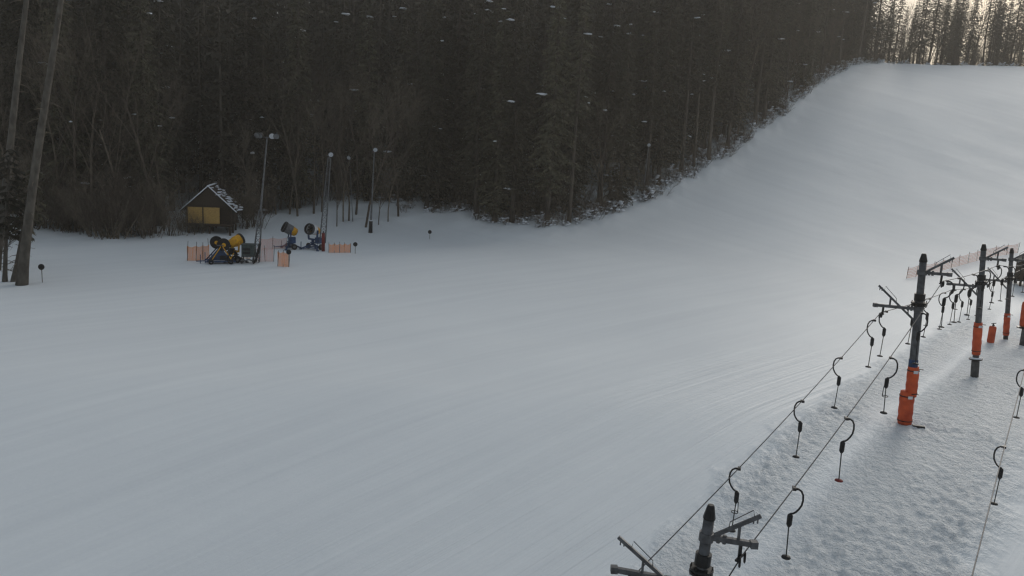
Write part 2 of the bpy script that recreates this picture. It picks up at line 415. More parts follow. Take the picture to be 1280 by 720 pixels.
def inview(p, m=60, top=30):
    u, v = proj(p+V((0, 0, top))); u0, v0 = proj(p)
    return (-m < u0 < 1280+m or -m < u < 1280+m)
trees = []
sx = 3.3
rr = random.Random(11)
ix = -95
cand = []
while ix < 215:
    e = 1.2
    while e < 95:
        x = ix + rr.uniform(-1.3, 1.3); ee = e + rr.uniform(-1.3, 1.3); y = edge_y(x) + max(.8, ee)
        cand.append((x, y, max(.8, ee))); e += 3.6 + e*.012
    ix += sx
hutp = ground(268, 288)
near, far = [], []
for x, y, e in cand:
    p = on(x, y)
    if not inview(p, 40): continue
    if (x-hutp.x)**2 + (y-hutp.y-2)**2 < 6.5**2 or (abs(x-hutp.x) < 4 and y < hutp.y+3): continue
    u, v = proj(p)
    if 330 < u < 490 and e < 2.5: continue        # clearing with bare trees
    slope = x > 6
    if x > 84:       # skyline
        if e > 30: continue
        if rr.random() < (.5 if e > 12 else .06): continue
        near.append((x, y, e, 'sky')); continue
    if slope and x > 60 and e > 45: continue
    k = e*math.cos(math.atan(1.4)) if slope else e
    if k < 10: near.append((x, y, e, 'slope' if slope else ('left' if u < 330 else 'mid')))
    else: far.append((x, y, e))
ZL = {'left': ('tall dark spruce in the forest behind the brush and hut at the left', 'forest trees behind the hut'),
      'mid': ('tall dark conifer in the forest wall behind the floodlight masts', 'forest trees behind the snow cannons'),
      'slope': ('tall conifer with a bare lower trunk along the left edge of the steep piste', 'conifers along the piste edge'),
      'sky': ('slim conifer against the pale sky on the crest of the piste', 'trees on the hilltop skyline')}
for x, y, e, zn in near:
    pr = {'left': P_dense, 'mid': P_dense, 'slope': P_open+P_open[:2]+P_dense if e < 5 else P_open[:1]+P_dense, 'sky': P_sky}[zn]
    p, s = rr.choice(pr)
    sc = rr.uniform(.85, 1.2)
    if zn == 'sky': sc = rr.uniform(.6, 1.15)
    if zn == 'slope' and rr.random() < .12:
        place(rr.choice(P_bare), None, on(x, y, -.2), rr.uniform(0, 6.28), rr.uniform(.8, 1.2), 'leafless tree among the conifers along the left edge of the steep piste', 'bare trees along the piste edge'); continue
    if zn == 'sky' and rr.random() < .25:
        place(rr.choice(P_bare), None, on(x, y, -.2), rr.uniform(0, 6.28), rr.uniform(.8, 1.1), 'leafless tree against the pale sky on the crest of the piste', 'bare trees on the hilltop'); continue
    place(p, s if zn != 'sky' else None, on(x, y, -.2), rr.uniform(0, 6.28), sc, *ZL[zn])

# the deep forest behind as one mass
def far_forest(pts):
    geos = [conifer_geo(900+i, hgt=h_, crown0=.12, rad=3.1, low=True) for i, h_ in enumerate((24, 27, 22))]
    arrs = []
    for t, c, s in geos:
        v = np.array(t.v+c.v, dtype=np.float32); arrs.append((v, t.f, [tuple(i+len(t.v) for i in f) for f in c.f]))
    for nm, sel, mt, idx in (('far_forest_crowns', 2, 'needle_far', 2),):
        pass
    vs, ls, st, mi = [], [], [], []; o = 0; pos = 0
    for (x, y, e) in pts:
        v, tf, cf = arrs[rr.randrange(3)]; a = rr.uniform(0, 6.28); s = rr.uniform(.85, 1.15); z = terrain(x, y)-.3
        ca, sa = math.cos(a), math.sin(a)
        w = np.empty_like(v); w[:, 0] = (v[:, 0]*ca - v[:, 1]*sa)*s + x; w[:, 1] = (v[:, 0]*sa + v[:, 1]*ca)*s + y; w[:, 2] = v[:, 2]*s + z
        vs.append(w)
        for f in tf: ls.extend([i+o for i in f]); st.append(len(f)); mi.append(1)
        for f in cf: ls.extend([i+o for i in f]); st.append(len(f)); mi.append(0)
        o += len(v)
    vv = np.concatenate(vs); me = bpy.data.meshes.new('far_forest')
    me.vertices.add(len(vv)); me.vertices.foreach_set('co', vv.ravel()); me.loops.add(len(ls)); me.loops.foreach_set('vertex_index', ls)
    me.polygons.add(len(st)); starts = np.concatenate([[0], np.cumsum(st)[:-1]]).astype(np.int32)
    me.polygons.foreach_set('loop_start', starts)
    me.materials.append(M['needle_far']); me.materials.append(M['bark']); me.polygons.foreach_set('material_index', mi)
    me.update(calc_edges=True); me.validate()
    ob = bpy.data.objects.new('far_forest', me); col.objects.link(ob)
    tag(ob, 'deep dark conifer forest rising behind the front rows of trees', 'forest', kind='stuff')
far_forest(far)

# ---- bare trees and brush at the foot of the forest
for (px, py, s, k) in [(362, 268, .8, 0), (372, 270, .9, 1), (392, 267, .8, 3), (421, 283, .62, 2), (429, 277, .75, 0), (436, 276, .7, 1), (457, 284, .75, 3), (473, 281, .6, 2), (485, 277, .55, 0), (345, 268, .75, 1), (350, 262, .9, 3), (402, 265, .9, 0), (445, 268, .9, 1), (498, 270, .8, 3)]:
    g = ground(px, py); place(P_bare[k], None, g-V((0, 0, .1)), rr.uniform(0, 6.28), s, 'thin leafless tree on the snow bank behind the snow cannons', 'bare trees behind the snow cannons')
for i in range(46):
    px = 70 + i*4.1 + rr.uniform(-4, 4); py = 289 + rr.uniform(0, 10) - (6 if px < 110 else 0)
    if px > 200: continue
    g = ground(px, py); place(rr.choice(P_bush), None, g, rr.uniform(0, 6.28), rr.uniform(.75, 1.25)*(1 if px > 110 else .7), 'dense leafless brush at the forest edge left of the hut', 'brush left of the hut')
for (px, py, s) in [(296, 283, 1.0), (303, 284, 1.0), (310, 286, .9), (316, 284, 1.0), (326, 286, .7), (288, 291, .45), (243, 293, .42), (231, 294, .5), (222, 295, .55), (236, 290, .6), (252, 292, .35), (212, 294, .7)]:
    g = ground(px, py); place(rr.choice(P_bush), None, g, rr.uniform(0, 6.28), s, 'leafless bush beside the yellow hut and the floodlight mast', 'bushes by the hut')

for i in range(60):
    x = -36 + 44*(i+rr.random())/60; y = edge_y(x)+rr.uniform(3, 7)
    place(rr.choice(P_bush), None, on(x, y, -.1), rr.uniform(0, 6.28), rr.uniform(.6, 1.1), 'dark leafless scrub under the forest wall behind the bare trees', 'scrub under the forest wall')
for i in range(70):
    x = 8 + 74*(i+rr.random())/70; y = edge_y(x)+rr.uniform(3.5, 9)
    place(rr.choice(P_bush), None, on(x, y, -.1), rr.uniform(0, 6.28), rr.uniform(.5, .9), 'dark leafless scrub between the trunks along the steep piste edge', 'scrub along the piste edge')
for i in range(60):
    x = 80 + 90*(i+rr.random())/60; y = edge_y(x)+rr.uniform(0, 8)
    place(rr.choice(P_bush), None, on(x, y, -.2), rr.uniform(0, 6.28), rr.uniform(.6, 1.1), 'leafless scrub on the crest of the piste under the pale sky', 'scrub on the crest')
# ---- snow-covered undergrowth bushes along the edge
def snowbush(seed, r_=.8):
    rr_ = random.Random(seed); tr, tw = bare_geo(seed, hgt=1.5, spread=.7, stems=8, lv=3, thin=1.4); sn = MB()
    for _ in range(16):
        a = rr_.uniform(0, 6.28); q = rr_.uniform(.1, .8); blob(sn, (math.cos(a)*q, math.sin(a)*q, rr_.uniform(.15, 1.0)), rr_.uniform(.08, .21), (1.3, 1.1, .5), rr_.randint(0, 999), 7, 5, .35)
    root = thing('snowy_bush', 'x', 'bush'); a = tr.build('stem', 'twig', root); b = tw.build('twigs', 'twig', root); c = sn.build('snow_cap', 'snowclump', root, True)
    KIDS[root.name] = [a, b, c]; return root
P_sb = [snowbush(600+i) for i in range(5)]
for i in range(230):
    x = 7 + 76*rr.random()**.9; y = edge_y(x) + rr.uniform(-1.2, 4.5)
    place(rr.choice(P_sb), None, on(x, y, -.1), rr.uniform(0, 6.28), rr.uniform(.6, 1.55), 'small snow-covered bush along the left edge of the steep piste', 'snowy bushes at the piste edge')
for i in range(70):
    x = -16 + 25*rr.random(); y = edge_y(x) + rr.uniform(-.5, 4.)
    place(rr.choice(P_sb[:3]), None, on(x, y, -.1), rr.uniform(0, 6.28), rr.uniform(.4, 1.0), 'low dark bush dusted with snow at the foot of the forest in mid view', 'undergrowth at the forest foot')
for i in range(60):
    x = 82 + 90*rr.random(); y = edge_y(x) + rr.uniform(-5, 1)
    place(rr.choice(P_sb), None, on(x, y, -.1), rr.uniform(0, 6.28), rr.uniform(.5, 1.1), 'small snowy bush on the crest under the skyline trees', 'snowy bushes on the crest')

# ---- leaning pale trunks at the left
def tall_trunk(base, topp, r0, label, name='pine_tree', crown_from=.42, seed=5, rad=3.4, hgt=26.):
    root = thing(name, label, 'tree', base); d = (topp-base); L = d.length; d = d/L; ext = hgt/L
    r_ = random.Random(seed); tr, cr = MB(), MB()
    ph = r_.uniform(0, 6); B = lambda t: base + (topp-base)*(t) + V((math.sin(t*3+ph)-math.sin(ph), 0, 0))*.18
    n = 26; ts = [ext*i/n for i in range(n+1)]
    tr.tube([B(t)-V((0, 0, .15 if i == 0 else 0)) for i, t in enumerate(ts)], [r0*(1-.78*t/ext)*(1.25 if i == 0 else (1.08 if i == 1 else 1))*(1+r_.uniform(-.03, .03)) for i, t in enumerate(ts)], 14)
    trunk = tr.build('trunk', 'bark_pale', root, True)
    st = MB(); t = .1*ext
    while t < crown_from*ext:
        p = B(t); a = r_.uniform(0, 6.28); l = r_.uniform(.3, 1.3); w = V((math.cos(a), math.sin(a), r_.uniform(-.4, .1)))
        st.tube([p, p+w*l*.6, p+w*l+V((0, 0, -.1))], [.03, .02, .008], 4, False); t += .018*ext
    st.build('branch_stub', 'twig', root)
    t = crown_from*ext
    while t < ext:
        p = B(t); q = (t/ext-crown_from)/(1-crown_from)
        for b in range(5):
            a = r_.uniform(0, 6.28); Lb = rad*(min(1, .5+q*2))*(1-q)**.6*r_.uniform(.5, 1.2)+.2
            dv = V((math.cos(a), math.sin(a), 0)); sd = V((-dv.y, dv.x, 0)); P = lambda s: p + dv*Lb*s + V((0, 0, Lb*(.05*s-.4*s*s)))
            cr.tube([P(0), P(.5), P(1)], [.04, .022, .008], 4, False)
            for j in range(int(Lb/.11)):
                s = r_.uniform(.15, 1); o = P(s)
                for sg in (-1, 1):
                    ln = r_.uniform(.25, .6); e = o + sd*(sg*ln*.7) + dv*ln*.4 + V((0, 0, -ln*r_.uniform(.1, .9))); wd = ln*.22; m_ = (o+e)/2; of = dv*wd
                    cr.add([o, m_+of, e, m_-of], [(0, 1, 2, 3)])
        t += .42/L
    cr.build('crown', 'needle', root)
gB = ground(27, 356); tall_trunk(gB, at(64, 60, gB.y), .33, 'tall leaning pale conifer trunk standing on the snow at the far left', crown_from=.7, seed=5, rad=2.2, hgt=30.)
gA = ground(-6, 338); tall_trunk(gA, at(38, 10, gA.y), .29, 'slender pale trunk cut by the left edge of the view', crown_from=.88, seed=8, rad=2., hgt=36.)
gC = ground(6, 352); tall_trunk(gC, at(22, 120, gC.y+1), .16, 'thin dark young tree between the two pale leaning trunks', 'young_tree', .35, 12, 1.3, 9.5)
gC = ground(16, 352); tall_trunk(gC, at(52, 190, gC.y+2), .15, 'thin slanting stem crossing behind the broad leaning trunk', 'young_tree', .4, 13, 1.2, 8.5)
for (px, py, s) in [(4, 300, 1.3), (40, 287, 1.2), (58, 285, 1.3), (-10, 330, 1.0), (84, 288, 1.0)]:
    place(P_bush[1], None, ground(px, py), rr.uniform(0, 6.28), s, 'leafless undergrowth bush behind the leaning trunks at the far left', 'bushes behind the leaning trunks')
for (px, py, s, k) in [(28, 283, 1.0, 0), (72, 286, .9, 1), (95, 289, .9, 3), (150, 290, .9, 0), (195, 292, 1.0, 1), (205, 288, .8, 3), (120, 288, 1.1, 1), (318, 282, .7, 0)]:
    place(P_bare[k], None, ground(px, py), rr.uniform(0, 6.28), s, 'leafless tree rising out of the brush left of the hut', 'bare trees left of the hut')

# ------------------------------------------------------------------ ski lift
A = V((.97, -.25, 0)).normalized()      # to the right of the line, seen from the camera
WHEEL = {}
def pylon(nm, base, top, sc, label, lL=1.78, lR=1.1, pads=(), plate=None, plinth=None, blue=None, fd=0, hd=0, radius=.165, arms=True):
    root = thing('lift_pylon', label, 'lift pylon', base, 'drag lift pylons')
    ax = (top-base); L = ax.length; ax.normalize(); pt = lambda h, s=0: base + ax*h + A*s
    m = MB(); r_ = radius
    m.tube([pt(0), pt(L-1.9), pt(L-1.88), pt(L-.34)], [r_*1.08, r_*1.04, r_*.93, r_*.9], 16)
    m.build('pole', 'steel', root, True)
    m = MB(); m.tube([pt(L-.36), pt(L-.32), pt(L-.04), pt(L)], [r_*1.02, r_*1.02, r_*.62, r_*.5], 10); m.build('pole_cap', 'darkmetal', root)
    hR, hL = L-.82, L-2.45+hd
    m = MB()
    m.tube([pt(L-2.06+fd), pt(L-1.76+fd)], [r_*1.35]*2, 16)
    m.tube([pt(L-2.30+fd), pt(L-2.24+fd)], [r_*2.0]*2, 16); m.tube([pt(L-2.20+fd), pt(L-2.14+fd)], [r_*2.0]*2, 16)
    for k in range(6):
        a = k*1.047; x = ax.orthogonal().normalized(); y = ax.cross(x); o = (x*math.cos(a)+y*math.sin(a))*r_*1.75
        m.tube([pt(L-2.38+fd)+o, pt(L-2.06+fd)+o], .018, 5)
    m.build('flange', 'darkmetal', root)
    if arms:
        for sg, h, Ln, d0, d1, sw in ((1, hR, lR, (.12, .02), (lR*1.06, .74), .72), (-1, hL, lL, (.12, -.52), (lL*.97, .88), .80)):
            q = lambda s, t: base + ax*h + A*(sg*s) + V((0, 0, t))
            r1 = MB(); r1.bar(q(.05, 0), q(Ln, .0), .11, .13); r1.box(q(Ln-.02, 0), (.17, .17, .17)); r1.tube([base+ax*(h-.11), base+ax*(h+.11)], r_*1.22, 14)
            r1.tube([q(.28, -.11), q(.28, .11)], .05, 6); r1.tube([q(.42, -.11), q(.42, .11)], .05, 6)
            arm = r1.build('cross_arm', 'steel', root); 
            b = MB(); b.bar(q(*d0), q(*d1), .07, .09); b.bar(q(d1[0]-.06, d1[1]-.02), q(d1[0]-.06, d1[1]-.20), .03); b.bar(q(d1[0]-.15, d1[1]-.06), q(d1[0]-.15, d1[1]-.22), .03)
            su = Ln*.66; tu = d0[1]+(d1[1]-d0[1])*(su-d0[0])/(d1[0]-d0[0])
            b.bar(q(su, 0), q(su, tu), .08, .05)
            b.build('guide_bar', 'steel', root)
            w = MB(); s0, s1 = su-.25, su+.32; f_ = lambda s: d0[1]+(d1[1]-d0[1])*(s-d0[0])/(d1[0]-d0[0])
            w.tube([q(s0, f_(s0)), q(s0+.02, f_(s0)+.2), q(s1-.05, f_(s1)+.2), q(s1, f_(s1))], .012, 5); w.build('wire_loop', 'cable', root)
            hb = MB(); s_w = Ln*sw; hb.bar(q(s_w, -.02), q(s_w+.0, -.42), .05, .08); hb.bar(q(s_w, -.40)-LDIR*.2, q(s_w, -.40)+LDIR*.2, .06, .05); hb.build('sheave_bracket', 'darkmetal', root)
            for k in (-1, 1):
                wm = MB(); c = q(s_w+.09*0+.07, -.44)+LDIR*(.15*k); wm.ring(c, A, .12, .03, .05, 16); wm.ring(c, A, .14, .095, .02, 16); wm.build('sheave_wheel', 'darkmetal', root, False)
            WHEEL[(nm, sg)] = q(s_w+.07, -.31)
    for (h0, h1, r1, off) in pads:
        m = MB(); n = 14; o = A*off
        m.tube([pt(h0+(h1-h0)*i/8.)+o for i in range(9)], [r1*(.93 if i in (0, 8) else 1+.05*math.sin(i*2.3+h0)) for i in range(9)], n)
        pad = m.build('safety_pad', 'orange', root, True)
        m = MB()
        for f in (.12, .88): m.tube([pt(h0+(h1-h0)*f-.02)+o, pt(h0+(h1-h0)*f+.02)+o], r1*1.06, n)
        m.bar(pt(h1-.1)+o+A*(r1-.02), pt(h1-.1)+o+A*(r1+.16), .03); m.build('pad_strap', 'black', pad)
        m = MB(); m.box(pt(h1-.2)+o-V((0, r1*1.03, 0)), (.2, .02, .13)); m.build('paper_tag', 'white', pad)
    if nm == 'P1': m = MB(); m.bar(pt(.06, .1)-V((0, .25, 0)), pt(.04, .62)-V((0, .2, 0)), .14, .1); m.build('anchor_foot', 'black', root)
    if blue: m = MB(); m.tube([pt(blue[0]), pt(blue[1])], r_*1.2, 14); m.build('blue_collar', 'bluepaint', root)
    if plate: m = MB(); m.tube([pt(plate), pt(plate+.07)], .36, 16); m.build('base_plate', 'darkmetal', root); m = MB(); m.tube([pt(plate+.07), pt(plate+.13)], [.33, .2], 12); m.build('snow_cap', 'snowclump', root, True)
    if plinth: m = MB(); m.tube([base-ax*.2, pt(plinth)], r_*1.35, 14); m.build('plinth', 'concrete', root, True)
    return root
b1 = ground(1134, 531); print('P1', b1)
pylon('P1', b1, at(1155, 317, b1.y), 1, 'nearest fully visible lift pylon with two orange pads and a blue collar', pads=((.05, 1.55, .31, -.12), (1.35, 2.72, .25, .03)), blue=(2.72, 3.05), plate=None)
b2 = ground(1218, 471); print('P2', b2)
pylon('P2', b2, at(1230, 305, b2.y), 1, 'second visible lift pylon with one orange pad above a dark disc and grey stub', lL=1.7, lR=1.1, pads=((1.35, 3.25, .24, 0),), plate=1.05, plinth=.95, radius=.16)
b3 = ground(1257, 424); print('P3', b3)
pylon('P3', b3, at(1265, 310, b3.y), 1, 'third visible lift pylon with a narrow orange pad beside the dark hut', lL=1.6, lR=1.1, pads=((.3, 1.95, .21, 0),), radius=.15)
T0 = at(889, 631, 18.); b0 = on(T0.x-.25, 18.); print('P0', T0, b0)
pylon('P0', b0, T0, 1, 'dark pylon head with asymmetric arms at the bottom edge of the view', lL=2.1, lR=1.12, fd=.5, hd=.35, plate=None, radius=.145)
b4 = on(b3.x+10.5, b3.y+11.5); pylon('P4', b4, b4+V((.5, 0, 7.6)), 1, 'farthest lift pylon beyond the right edge behind the dark hut', pads=((.3, 1.95, .21, 0),), radius=.15)
# cables
def cable(label, pts):
    m = MB(); out = []
    for a, b in zip(pts, pts[1:]):
        n = 12
        for i in range(n):
            t = i/n; p = a.lerp(b, t); L = (b-a).length; p.z -= 4*t*(1-t)*L*L*.00045; out.append(p)
    out.append(pts[-1]); base = on(out[0].x, out[0].y)
    m.tube(out, .017, 6); o = m.build('haul_cable', 'cable'); tag(o, label, 'cable'); return out
CL = [WHEEL[(k, -1)] for k in ('P0', 'P1', 'P2', 'P3', 'P4')]; CRt = [WHEEL[(k, 1)] for k in ('P0', 'P1', 'P2', 'P3', 'P4')]
CL = [CL[0] - (CL[1]-CL[0]).normalized()*11 - V((0, 0, 1.))] + CL; CRt = [CRt[0] - (CRt[1]-CRt[0]).normalized()*11 - V((0, 0, 1.))] + CRt
cl = cable('thin steel cable running along the left arms of the lift pylons', CL)
cr_ = cable('thin steel cable running along the right arms of the lift pylons', CRt)
c3 = [at(1205, 760, 17.5), at(1252, 573, 25.5), at(1281, 462, 33.), at(1325, 380, 47)]
c3p = cable('thin steel cable alone at the lower right edge of the view', c3)

def hanger_proto():
    root = thing('tow_hanger', 'x', 'lift hanger')
    m = MB(); m.box((0, 0, .0), (.09, .16, .08)); m.bar((0, 0, 0), (-.11, 0, -.02), .05); k0 = m.build('cable_clamp', 'darkmetal', root)
    m = MB(); pts = []
    arc = [(-.05, -.0), (-.12, -.015), (-.20, -.07), (-.255, -.18), (-.27, -.34), (-.25, -.49), (-.19, -.61), (-.12, -.70), (-.06, -.745), (.0, -.755), (.02, -.78)]
    m.tube([(x, 0, z) for x, z in arc], .028, 7); k1 = m.build('curved_arm', 'darkmetal', root, True)
    m = MB(); m.tube([(0.01, 0, -.77), (0.01, 0, -.81), (0.01, 0, -1.08), (0.01, 0, -1.15)], [.05, .075, .075, .04], 10); k2 = m.build('spring_box', 'darkmetal', root, True)
    m = MB(); m.tube([(0.01, 0, -1.12), (-.01, 0, -1.6), (-.03, 0, -2.04)], .018, 6); k3 = m.build('tow_stick', 'darkmetal', root)
    m = MB(); m.tube([(-.03, 0, -2.03), (-.03, 0, -2.06), (-.03, 0, -2.09)], [.05, .12, .13], 14); k4 = m.build('seat_disc', 'black', root, True)
    m = MB(); m.ring((0.0, 0, -1.45), (0, 0, 1), .11, .09, .02, 14); m.tube([(.08, 0, -1.1), (.085, 0, -1.45)], .01, 5); m.tube([(.085, 0, -1.1), (.1, 0, -1.45)], .008, 4); k5 = m.build('rope_ring', 'darkmetal', root)
    KIDS[root.name] = [k0, k1, k2, k3, k4]; return root, k5
HP, HR = hanger_proto(); first = [True]
def oncable(pts, px):
    for a, b in zip(pts, pts[1:]):
        ua, ub = proj(a)[0], proj(b)[0]
        if (ua-px)*(ub-px) <= 0 and abs(ua-ub) > 1e-6: return a.lerp(b, (px-ua)/(ub-ua))
    return None
def oncable_len(pts, s):
    for a, b in zip(pts, pts[1:]):
        L = (b-a).length
        if s <= L: return a.lerp(b, s/L)
        s -= L
    return None
ORD = ['first', 'second', 'third', 'fourth', 'fifth', 'sixth', 'seventh', 'eighth', 'ninth', 'tenth', 'eleventh', 'twelfth', 'thirteenth', 'fourteenth']
def hang(p, side, label, ring=False, lean=0, red=False, sc=1):
    if first[0]: c = HP; first[0] = False
    else: c = copy_tree(HP)
    if ring and c is not HP:
        d = HR.copy(); col.objects.link(d); d.parent = c
    yaw = math.atan2(A.y, A.x) + rr.uniform(-.3, .3)
    c.rotation_euler = (rr.uniform(-.05, .05), lean, yaw + (math.pi if side > 0 else 0))
    c.location = p - V((0, 0, .03)); c.scale = (sc, sc, sc); tag(c, label, 'lift hanger', 'tow hangers on the drag lift cables')
    if red:
        for ch in c.children:
            if ch.name.startswith('seat_disc'): ch.data = ch.data.copy(); ch.data.materials[0] = M['red']; ch['label'] = 'dark red seat disc'
    return c
for i, (px, rg) in enumerate([(1093, 0), (1052, 0), (1003, 0), (924, 1)]):
    p = oncable(cl, px); hang(p, -1, 'black tow hanger on the left cable, %s below the front orange-padded pylon' % ORD[i], bool(rg), lean=.0)
for i, (px, rg, rd) in enumerate([(1152, 0, 0), (1113, 1, 0), (1058, 0, 1), (993, 0, 0)]):
    p = oncable(cr_, px); hang(p, 1, 'black tow hanger on the right cable, %s below the front orange-padded pylon' % ORD[i], bool(rg), red=bool(rd))
n0 = sum(1 for q in cl if q.y < WHEEL[('P1', -1)].y-.01)
p1L, p1R = cl[n0:], cr_[n0:]
k = 0
for s in (.9, 5.8, 8.8, 12.3, 15., 18.5, 22, 26, 31):
    p = oncable_len(p1L, s)
    if p: hang(p, -1, 'black tow hanger on the left cable, %s beyond the front orange-padded pylon' % ORD[k], k in (2,)); k += 1
k = 0
for s in (.9, 3.4, 6.8, 10.2, 13.4, 17, 20.8, 25, 30):
    p = oncable_len(p1R, s)
    if p: hang(p, 1, 'black tow hanger on the right cable, %s beyond the front orange-padded pylon' % ORD[k], k in (1, 4)); k += 1
hang(oncable(c3p, 1256), -1, 'black tow hanger on the lone cable at the lower right edge')
hang(oncable(c3p, 1281), -1, 'black tow hanger half cut by the right edge of the view')

# padded post + second lift pylon at right edge
g = ground(1238, 428)
root = thing('padded_post', 'short free-standing orange padded post between the second and third pylons', 'post', g)
m = MB(); m.tube([g, g+V((0, 0, .1)), g+V((0, 0, 1.1)), g+V((0, 0, 1.18))], [.22, .24, .24, .2], 14); m.build('safety_pad', 'orange', root, True)
m = MB(); m.tube([g, g+V((0, 0, 1.42))], .05, 8); m.bar(g+V((-.14, 0, 1.36)), g+V((.18, 0, 1.42)), .05); m.box(g+V((.02, 0, 1.25)), (.12, .1, .1)); m.build('post', 'darkmetal', root)
q0 = at(1281, 408, 56.); q1 = at(1285, 378, 56.); d = (q1-q0).normalized(); g = q0 - d*(q0.z-terrain(q0.x, q0.y))/d.z
root = thing('lift_pylon', 'orange-padded pylon foot with a dark disc cut by the right edge', 'lift pylon', g)
m = MB(); m.tube([g-d*.2, g+d*1.2, g+d*7], [.2, .16, .15], 14); m.build('pole', 'steel', root, True)
m = MB(); m.tube([q0.lerp(q1, i/6) for i in range(7)], [.33, .36, .35, .36, .35, .36, .32], 14); m.build('safety_pad', 'orange', root, True)
m = MB(); m.tube([q0-d*.12, q0-d*.05], .5, 16); m.build('base_plate', 'darkmetal', root)
c3w = c3[-1]

# ------------------------------------------------------------------ nets
def netfence(pts, hgt, label, posts=6, mt='net', tops=0, lean=0, name='safety_net', cell=.10, sag=.12):
    """pts: ground points"""
    root = thing(name, label, 'safety net', pts[0])
    tot = [0]
    for a, b in zip(pts, pts[1:]): tot.append(tot[-1]+(b-a).length)
    def P(t):
        s = t*tot[-1]
        for i in range(len(pts)-1):
            if s <= tot[i+1]+1e-6: return pts[i].lerp(pts[i+1], (s-tot[i])/max(1e-6, tot[i+1]-tot[i]))
        return pts[-1]
    n = posts*6; r_ = random.Random(len(label)); vs = []; uvs = []; rows = 4
    for i in range(n+1):
        t = i/n; p = P(t); ph = (t*posts) % 1; sg = sag*math.sin(math.pi*ph); wv = .05*math.sin(i*1.7)
        for j in range(rows+1):
            h = j/rows; vs.append(p + V((0, wv*math.sin(h*3), .03 + h*(hgt-.1-sg))))
            uvs.append((t*tot[-1]/cell, h*hgt/cell))
    fs = [(i*(rows+1)+j, (i+1)*(rows+1)+j, (i+1)*(rows+1)+j+1, i*(rows+1)+j+1) for i in range(n) for j in range(rows)]
    m = MB(); m.v = [tuple(q) for q in vs]; m.f = fs; o = m.build('net', mt, root, True)
    uvl = o.data.uv_layers.new(name='UVMap')
    for l in o.data.loops: uvl.data[l.index].uv = uvs[l.vertex_index]
    for i in range(posts+1):
        p = P(i/posts); m = MB(); ln = V((r_.uniform(-.08, .08), 0, 1)); m.tube([p-V((0, 0, .1)), p+ln*(hgt*r_.uniform(1., 1.12)*(r_.uniform(1, 1.35) if 'ragged' in label else 1))], .022, 6); m.build('post', 'twig' if mt == 'net_pale' else 'wood_d', root)
    return root
G = ground
netfence([G(1133, 348), G(1165, 342), G(1200, 332), G(1235, 322), G(1272, 316)], 1.25, 'long faded orange net fence across the foot of the steep piste', 12, 'net_pale', cell=.2)
netfence([G(234, 326), G(246, 326), G(262, 324)], 1.35, 'ragged orange net left of the blue snow cannon', 3, 'net')
netfence([G(321, 327), G(342, 327)], 1.3, 'pale pink net stretched right of the front snow cannons', 2, 'net_pale')
netfence([G(324, 312), G(345, 311), G(358, 311)], 1.15, 'pale pink net between the two groups of snow cannons', 2, 'net_pale')
netfence([G(347, 333), G(361, 334)], 1.35, 'bright orange folded net panel beside the round marker', 2, 'net')
netfence([G(411, 316), G(438, 316)], .95, 'orange net panel right of the dark red padded post', 4, 'net')

def marker(px, py, hpx, label):
    g = G(px, py); hgt = hpx*g.y/F_PX; root = thing('piste_marker', label, 'marker', g, 'round piste markers'); m = MB()
    m.tube([g-V((0, 0, .2)), g+V((0, 0, hgt-.2))], .025, 6); m.build('stick', 'twig', root)
    m = MB(); c = g+V((0, -.03, hgt-.16)); ax = V((.1, -1, .05)).normalized(); m.tube([c-ax*.02, c+ax*.02], .2, 18); m.ring(c, ax, .21, .18, .05, 18); m.build('disc', 'black', root)
marker(361, 334, 22, 'round black marker on a stick beside the bright orange net'); marker(444, 317, 14, 'round black marker right of the orange net panel'); marker(537, 299, 11, 'small lone marker on the open snow in mid view'); marker(53, 353, 23, 'dark marker on a stick beside the leaning trunks')

# ------------------------------------------------------------------ floodlights
def floodlight(base, top, label, lattice=0., r0=.11, heads=((-.45, 0), (.35, 0)), arm=.6, wide=.28, wood=False):
    root = thing('floodlight_mast', label, 'floodlight', base, 'floodlight masts'); ax = top-base; L = ax.length; ax.normalize(); m = MB()
    lz = lattice*L; pt = lambda h, x=0, y=0: base + ax*h + V((x, y, 0))
    m.tube([pt(lz-.1 if lz else -.2), pt(L)], [r0*.8 if lz else r0, r0*.5], 10)
    if lz:
        w = wide
        c4 = [(-w, -w*.5), (w, -w*.5), (w, w*.5), (-w, w*.5)]
        f = lambda h: 1-.55*h/lz
        for (x, y) in c4: m.tube([pt(-.2, x, y), pt(lz, x*f(lz), y*f(lz))], .035, 5)
        n = max(4, int(lz/.55)); 
        for i in range(n):
            h0, h1 = lz*i/n, lz*(i+1)/n
            for q in range(4):
                (xa, ya), (xb, yb) = c4[q], c4[(q+1) % 4]
                if i % 2: (xa, ya), (xb, yb) = (xb, yb), (xa, ya)
                m.tube([pt(h0, xa*f(h0), ya*f(h0)), pt(h1, xb*f(h1), yb*f(h1))], .018, 4, False)
            (xa, ya), (xb, yb) = c4[0], c4[1]; m.tube([pt(h0, xa*f(h0), ya*f(h0)), pt(h0, xb*f(h0), yb*f(h0))], .02, 4, False)
    m.build('mast', 'wood_d' if wood else 'steel_lt', root)
    m = MB(); m.bar(pt(L-.05, -arm), pt(L-.05, arm), .07); m.build('cross_bar', 'steel', root)
    for (x, k) in heads:
        c = pt(L+.12, x, -.15); m = MB(); fx = V((.25 if x > 0 else -.25, -1, -.35)).normalized()
        m.tube([c+fx*-.22, c+fx*-.12, c+fx*.10, c+fx*.14], [.08, .18, .25, .26], 12); m.bar(c-fx*.05, pt(L-.05, x), .04); h = m.build('lamp_head', 'darkmetal', root)
        m = MB(); m.tube([c+fx*.145, c+fx*.16], .235, 14); m.build('lamp_glass', 'glass' if k else 'steel_lt', h)
